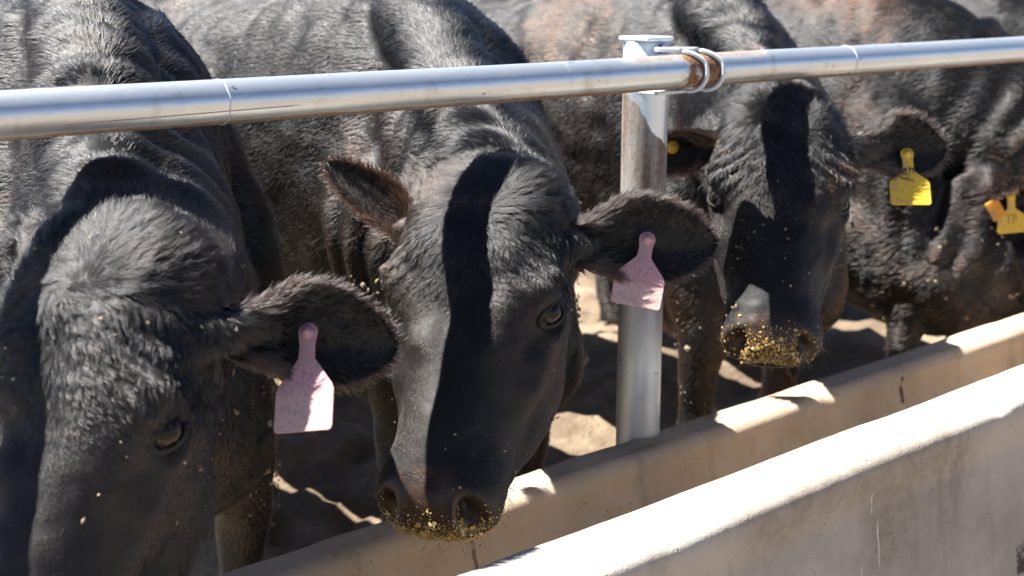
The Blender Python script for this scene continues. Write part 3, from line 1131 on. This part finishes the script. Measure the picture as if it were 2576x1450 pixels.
    # crumbs of feed on the muzzle
    if crumbs:
        r = np.random.default_rng(seed + 5)
        wt = hm * np.clip((t - .47) / .03, 0, 1) * crumbs_w(crumbs, t, sl_, nl)
        wt = wt * (nostril < .3)
        if wt.sum() > 0:
            idx = r.choice(len(V), crumbs['n'], p=wt / wt.sum())
            o = flakes("feed_crumbs", V[idx] + N[idx] * .0015 + r.normal(0, .0015, (len(idx), 3)), nrm(N[idx] + r.normal(0, .3, (len(idx), 3))), crumbs['size'], CRUMB, root, seed)
            o["kind"] = "stuff"
            idx = r.choice(len(V), crumbs.get('dust', 2200), p=wt / wt.sum())
            o = flakes("feed_dust", V[idx] + N[idx] * .001 + r.normal(0, .002, (len(idx), 3)), N[idx], .0010, CRUMB, root, seed + 2)
            o["kind"] = "stuff"
    # clods of mud stuck to the knees and brisket
    r = np.random.default_rng(seed + 16)
    wt = (V[:, 2] < .75) * (V[:, 1] < yw + .25) * (1 - hm) * np.clip(vnoise(V * 14, seed + 44) - .05, 0, 1)
    nm = 420 if vox < .007 else 220
    idx = r.choice(len(V), nm, p=wt / wt.sum())
    o = flakes("mud_clods", V[idx] + N[idx] * .012, nrm(N[idx] + r.normal(0, .3, (nm, 3))), .0036, MUD, root, seed + 3)
    o["kind"] = "stuff"
    # bits of dried mud and chaff caught in the hair
    r = np.random.default_rng(seed + 6)
    wt = hm * (t < .5) * (1 - nohair) * np.clip(vnoise(V * 12, seed + 40) + .1, 0, 1)
    k = int(60 + 260 * mud)
    idx = r.choice(len(V), k, p=wt / wt.sum())
    o = flakes("chaff", V[idx] + N[idx] * .006, nrm(N[idx] + r.normal(0, .5, (k, 3))), .0017, MUD, root, seed + 1)
    o["kind"] = "stuff"
    return dict(root=root, wor=wor, ears=earinfo, V=V, N=N)


def crumbs_w(c, t, s, n):
    return gauss(((t - c['t']) / 1.0) ** 2 + (s / 2.3) ** 2 + (n - c['nn']) ** 2 / 1.0, c['r'])


exec_cows = True
rw, uw = RV, ZV
toc = lambda P: nrm(CAM - np.asarray(P))

# near left
A = make_cow("black cow at far left with wrinkled brow, head nearest the lower left corner", (.655, 1.505, 1.012), (.43, 1.385, .585), 42, .98, seed=11,
             ears=[dict(side=1, e=RV * .82 - ZV * .06 + H_ * .42, f=nrm(-H_ * .9 + ZV * .09 + RV * .3), off=.045, shape=dict(L=.22, W=.066), tint=0),
                   dict(side=-1, e=-RV * .9 + ZV * -.25 + H_ * .25, f=nrm(-H_ * .8 - ZV * .4))],
             crumbs=None, mud=.25, rust=.12)
# middle
B = make_cow("black cow in the middle with yellow feed on its nose, muzzle lowered over the trough", (1.331, 1.575, 1.019), (1.06, 1.41, .587), 24, 1.70, seed=23,
             ears=[dict(side=1, e=RV * .93 + ZV * .06 + H_ * .33, f=nrm(-H_ * .9 + ZV * .09 + RV * .25), off=.012, shape=dict(L=.262, W=.071), tint=.0),
                   dict(side=-1, e=-RV * .62 + ZV * .62 + H_ * .35, f=nrm(-H_ * .6 - RV * .45 + ZV * .45), shape=dict(L=.215, W=.036, cup=.02), tint=.17)],
             crumbs=dict(t=.572, nn=-.082, r=.034, n=650, size=.0019, smear=.75, dust=3200), mud=.02, rust=.18, wrinkle=.5, hs=.98)
# right
C = make_cow("black cow right of the post with dusty muddy cheeks and raised head", (2.135, 1.612, 1.086), (1.925, 1.455, .71), -2, 2.62, seed=37,
             ears=[dict(side=1, e=RV * .93 + ZV * .13 + H_ * .33, f=nrm(-H_ * .9 + ZV * .1 + RV * .2), off=.055, shape=dict(L=.20, W=.066), tint=0),
                   dict(side=-1, e=-RV * .9 + ZV * .02 + H_ * .2, f=nrm(-H_ * .8 - ZV * .5), shape=dict(L=.18, W=.055), tint=.1)],
             crumbs=dict(t=.555, nn=-.05, r=.030, n=130, size=.0024, dust=1100, smear=.7), mud=1.0, rust=.30, hs=.92)
# far right
D = make_cow("black cow at far right with only one tagged ear and its flank in view", (3.44, 1.60, .885), (3.32, 1.42, .49), 0, 3.42, yw=2.12, chest=1.5, seed=51, vox=.008,
             ears=[dict(side=1, e=RV * .95, f=nrm(-H_ * .8 - ZV * .5)),
                   dict(side=-1, e=-RV * .85 + ZV * .1 - H_ * .42, f=nrm(-H_ * .8 - ZV * .5), off=.02, shape=dict(L=.17, W=.05), tint=.2)],
             crumbs=None, mud=.7, rust=.34)


# beyond the far right cow
E_ = make_cow("black cow beyond the tagged far right cow with only its dark back and flank showing", (4.25, 1.62, .85), (4.1, 1.42, .45), 0, 4.25, seed=67, vox=.010,
              ears=[], crumbs=None, mud=.2, rust=.5)


# ------------------------------------------------------------------ ear tags
def tag_mesh(w=.078, h=.135, neck=.42, th=.0022):
    """flat ear tag outline with a narrow neck, sloping shoulders and rounded corners; origin at the stud"""
    hw, nw = w / 2, w * .145
    top = .012
    out = [(0, top)]
    for a in np.linspace(80, 0, 6):
        out.append((nw * 1.15 * math.cos(math.radians(a)), top - nw * 1.1 + nw * 1.1 * math.sin(math.radians(a))))
    z1 = top - h * neck * .8
    out += [(nw * .92, -h * .12), (nw, z1), (nw * 1.25, z1 - .004)]
    z2 = top - h * .60
    out += [(hw * .93, z2 + .003), (hw, z2 - .004)]
    zb = top - h
    for a in np.linspace(0, -90, 6):
        out.append((hw - .006 + .006 * math.cos(math.radians(a)), zb + .006 + .006 * math.sin(math.radians(a))))
    pts = out + [(-x, z) for x, z in out[:0:-1]]
    n = len(pts)
    V = [(x, -th / 2, z) for x, z in pts] + [(x, th / 2, z) for x, z in pts]
    Fc = [tuple(range(n)), tuple(range(2 * n - 1, n - 1, -1))] + [(i, i + n, (i + 1) % n + n, (i + 1) % n) for i in range(n)]
    return V, Fc


def place(o, loc_, right, up):
    right = nrm(right)
    fwd = nrm(np.cross(up, right))          # local +Y (away)
    up = np.cross(right, fwd)
    o.matrix_world = Matrix(((right[0], fwd[0], up[0], loc_[0]), (right[1], fwd[1], up[1], loc_[1]), (right[2], fwd[2], up[2], loc_[2]), (0, 0, 0, 1)))


def ear_tag(label, loc_, mat, w=.08, h=.14, tilt=0, yaw=0, lean=0, stud=True, marks=None, studmat=None, bend=.0, neck=.42):
    V, Fc = tag_mesh(w, h, neck)
    me = mesh("ear_tag", V, Fc)
    import bmesh
    bm = bmesh.new()
    bm.from_mesh(me)
    bmesh.ops.bevel(bm, geom=[e for e in bm.edges if abs(e.verts[0].co.y - e.verts[1].co.y) < 1e-6], offset=.0006, segments=2, affect='EDGES')
    bm.to_mesh(me)
    bm.free()
    o = link("ear_tag", me, mat, smooth=False)
    r = rot(RV, H_, tilt)
    r = rot(r, ZV, yaw)
    up = rot(rot(ZV, H_, tilt), r, lean)
    place(o, loc_, r, up)
    tag(o, label, "ear tag", "ear tags of the cattle")
    if stud:
        V, Fc = pipe((0, -.0065, 0), (0, .012, 0), .0045, 20)
        V2, F2 = pipe((0, -.003, 0), (0, -.0012, 0), .0095, 28)
        link("stud", mesh("stud", *merge([(V, Fc), (V2, F2)])), studmat or mat, o)
    if marks:
        V = []
        Fc = []
        for x0, z0, x1, z1 in marks:
            p, q = np.array([x0, -.0017, z0]), np.array([x1, -.0017, z1])
            d = nrm(q - p)
            nn = np.array([-d[2], 0, d[0]]) * .0011
            k = len(V)
            for c in (p - nn, p + nn, q + nn, q - nn):
                V.append(c)
            for c in (p - nn, p + nn, q + nn, q - nn):
                V.append(c + np.array([0, .0006, 0]))
            Fc += [(k, k + 1, k + 2, k + 3), (k + 7, k + 6, k + 5, k + 4), (k, k + 4, k + 5, k + 1), (k + 1, k + 5, k + 6, k + 2), (k + 2, k + 6, k + 7, k + 3), (k + 3, k + 7, k + 4, k)]
        link("ink_marks", mesh("ink_marks", V, Fc), INK, o, smooth=False)
    return o


INK = simple("marker_ink", (.012, .012, .02), .6).m
PINK = mat_tag("pink_tag", (.62, .33, .36), (.46, .27, .27), .6, (.70, .50, .42, .6))  # last tuple is the painted sunlight colour and its strength
YEL = mat_tag("yellow_tag", (.88, .55, .02), (.66, .48, .2), .6)
ORA = mat_tag("orange_tag", (.80, .33, .01), (.62, .30, .04), .5)


def unproj(x, y, d):
    return CAM + d * (FV + (x - 1288) / FPX * RV + (725 - y) / FPX * UV)


def on_ear(cow, k, v, w_):
    fr = cow['ears'][k][3]
    i, j = int(v * (fr.shape[0] - 1)), int((w_ * .5 + .5) * (fr.shape[1] - 1))
    return fr[i, j]


TAGS = [
    (A, 0, .51, .05, dict(label="faded pink tag hanging from the far left cow's ear", mat=PINK, w=.078, h=.140, tilt=-9, yaw=-14, lean=-34)),
    (B, 0, .56, .0, dict(label="pink tag with pale sun-toned lower edge hanging in front of the post", mat=PINK, w=.080, h=.125, tilt=10, yaw=-6, lean=-26)),
    (C, 0, .62, -.15, dict(label="yellow tag with black scribble in the ear of the muddy-faced cow", mat=YEL, w=.082, h=.122, tilt=0, neck=.5, lean=-28,
                        marks=[(-.012, -.040, -.006, -.031), (-.006, -.031, -.005, -.041), (-.001, -.034, .004, -.030), (.004, -.030, .002, -.042), (.006, -.033, .012, -.031), (.009, -.032, .010, -.043), (-.016, -.036, -.014, -.044)])),
    (D, 1, .52, -.2, dict(label="yellow tag on the right of the two tags in the far right cow's ear", mat=YEL, w=.074, h=.115, tilt=-6, neck=.5, marks=[(-.008, -.05, -.009, -.075), (.004, -.048, .003, -.078), (.012, -.052, .011, -.07)])),
]
for cow, k, v, w_, kw in TAGS:
    p = on_ear(cow, k, v, w_)
    ear_tag(loc_=p + toc(p) * (.035 if cow is D else .022), **kw)
# round yellow button in the cow's other ear
p = on_ear(C, 1, .62, 0)
V, Fc = pipe((0, -.006, 0), (0, .004, 0), .0135, 36)
V2, F2 = pipe((0, -.010, 0), (0, -.006, 0), .005, 20)
o = link("button_tag", mesh("button_tag", *merge([(V, Fc), (V2, F2)])), YEL)
place(o, p + toc(p) * .006, rot(RV, ZV, 25), ZV)
tag(o, "round yellow button in the ear just right of the post", "ear tag", "ear tags of the cattle")
# orange electronic tag
p = on_ear(D, 1, .97, -.3)
o = link("button_tag", mesh("button_tag", *box((0, 0, -.022), (.038, .006, .056), .0028)), ORA)
place(o, p + toc(p) * .008, rot(RV, H_, -32), rot(ZV, H_, -32))
tag(o, "small orange oblong tag at the tip of the far right cow's ear", "ear tag", "ear tags of the cattle")
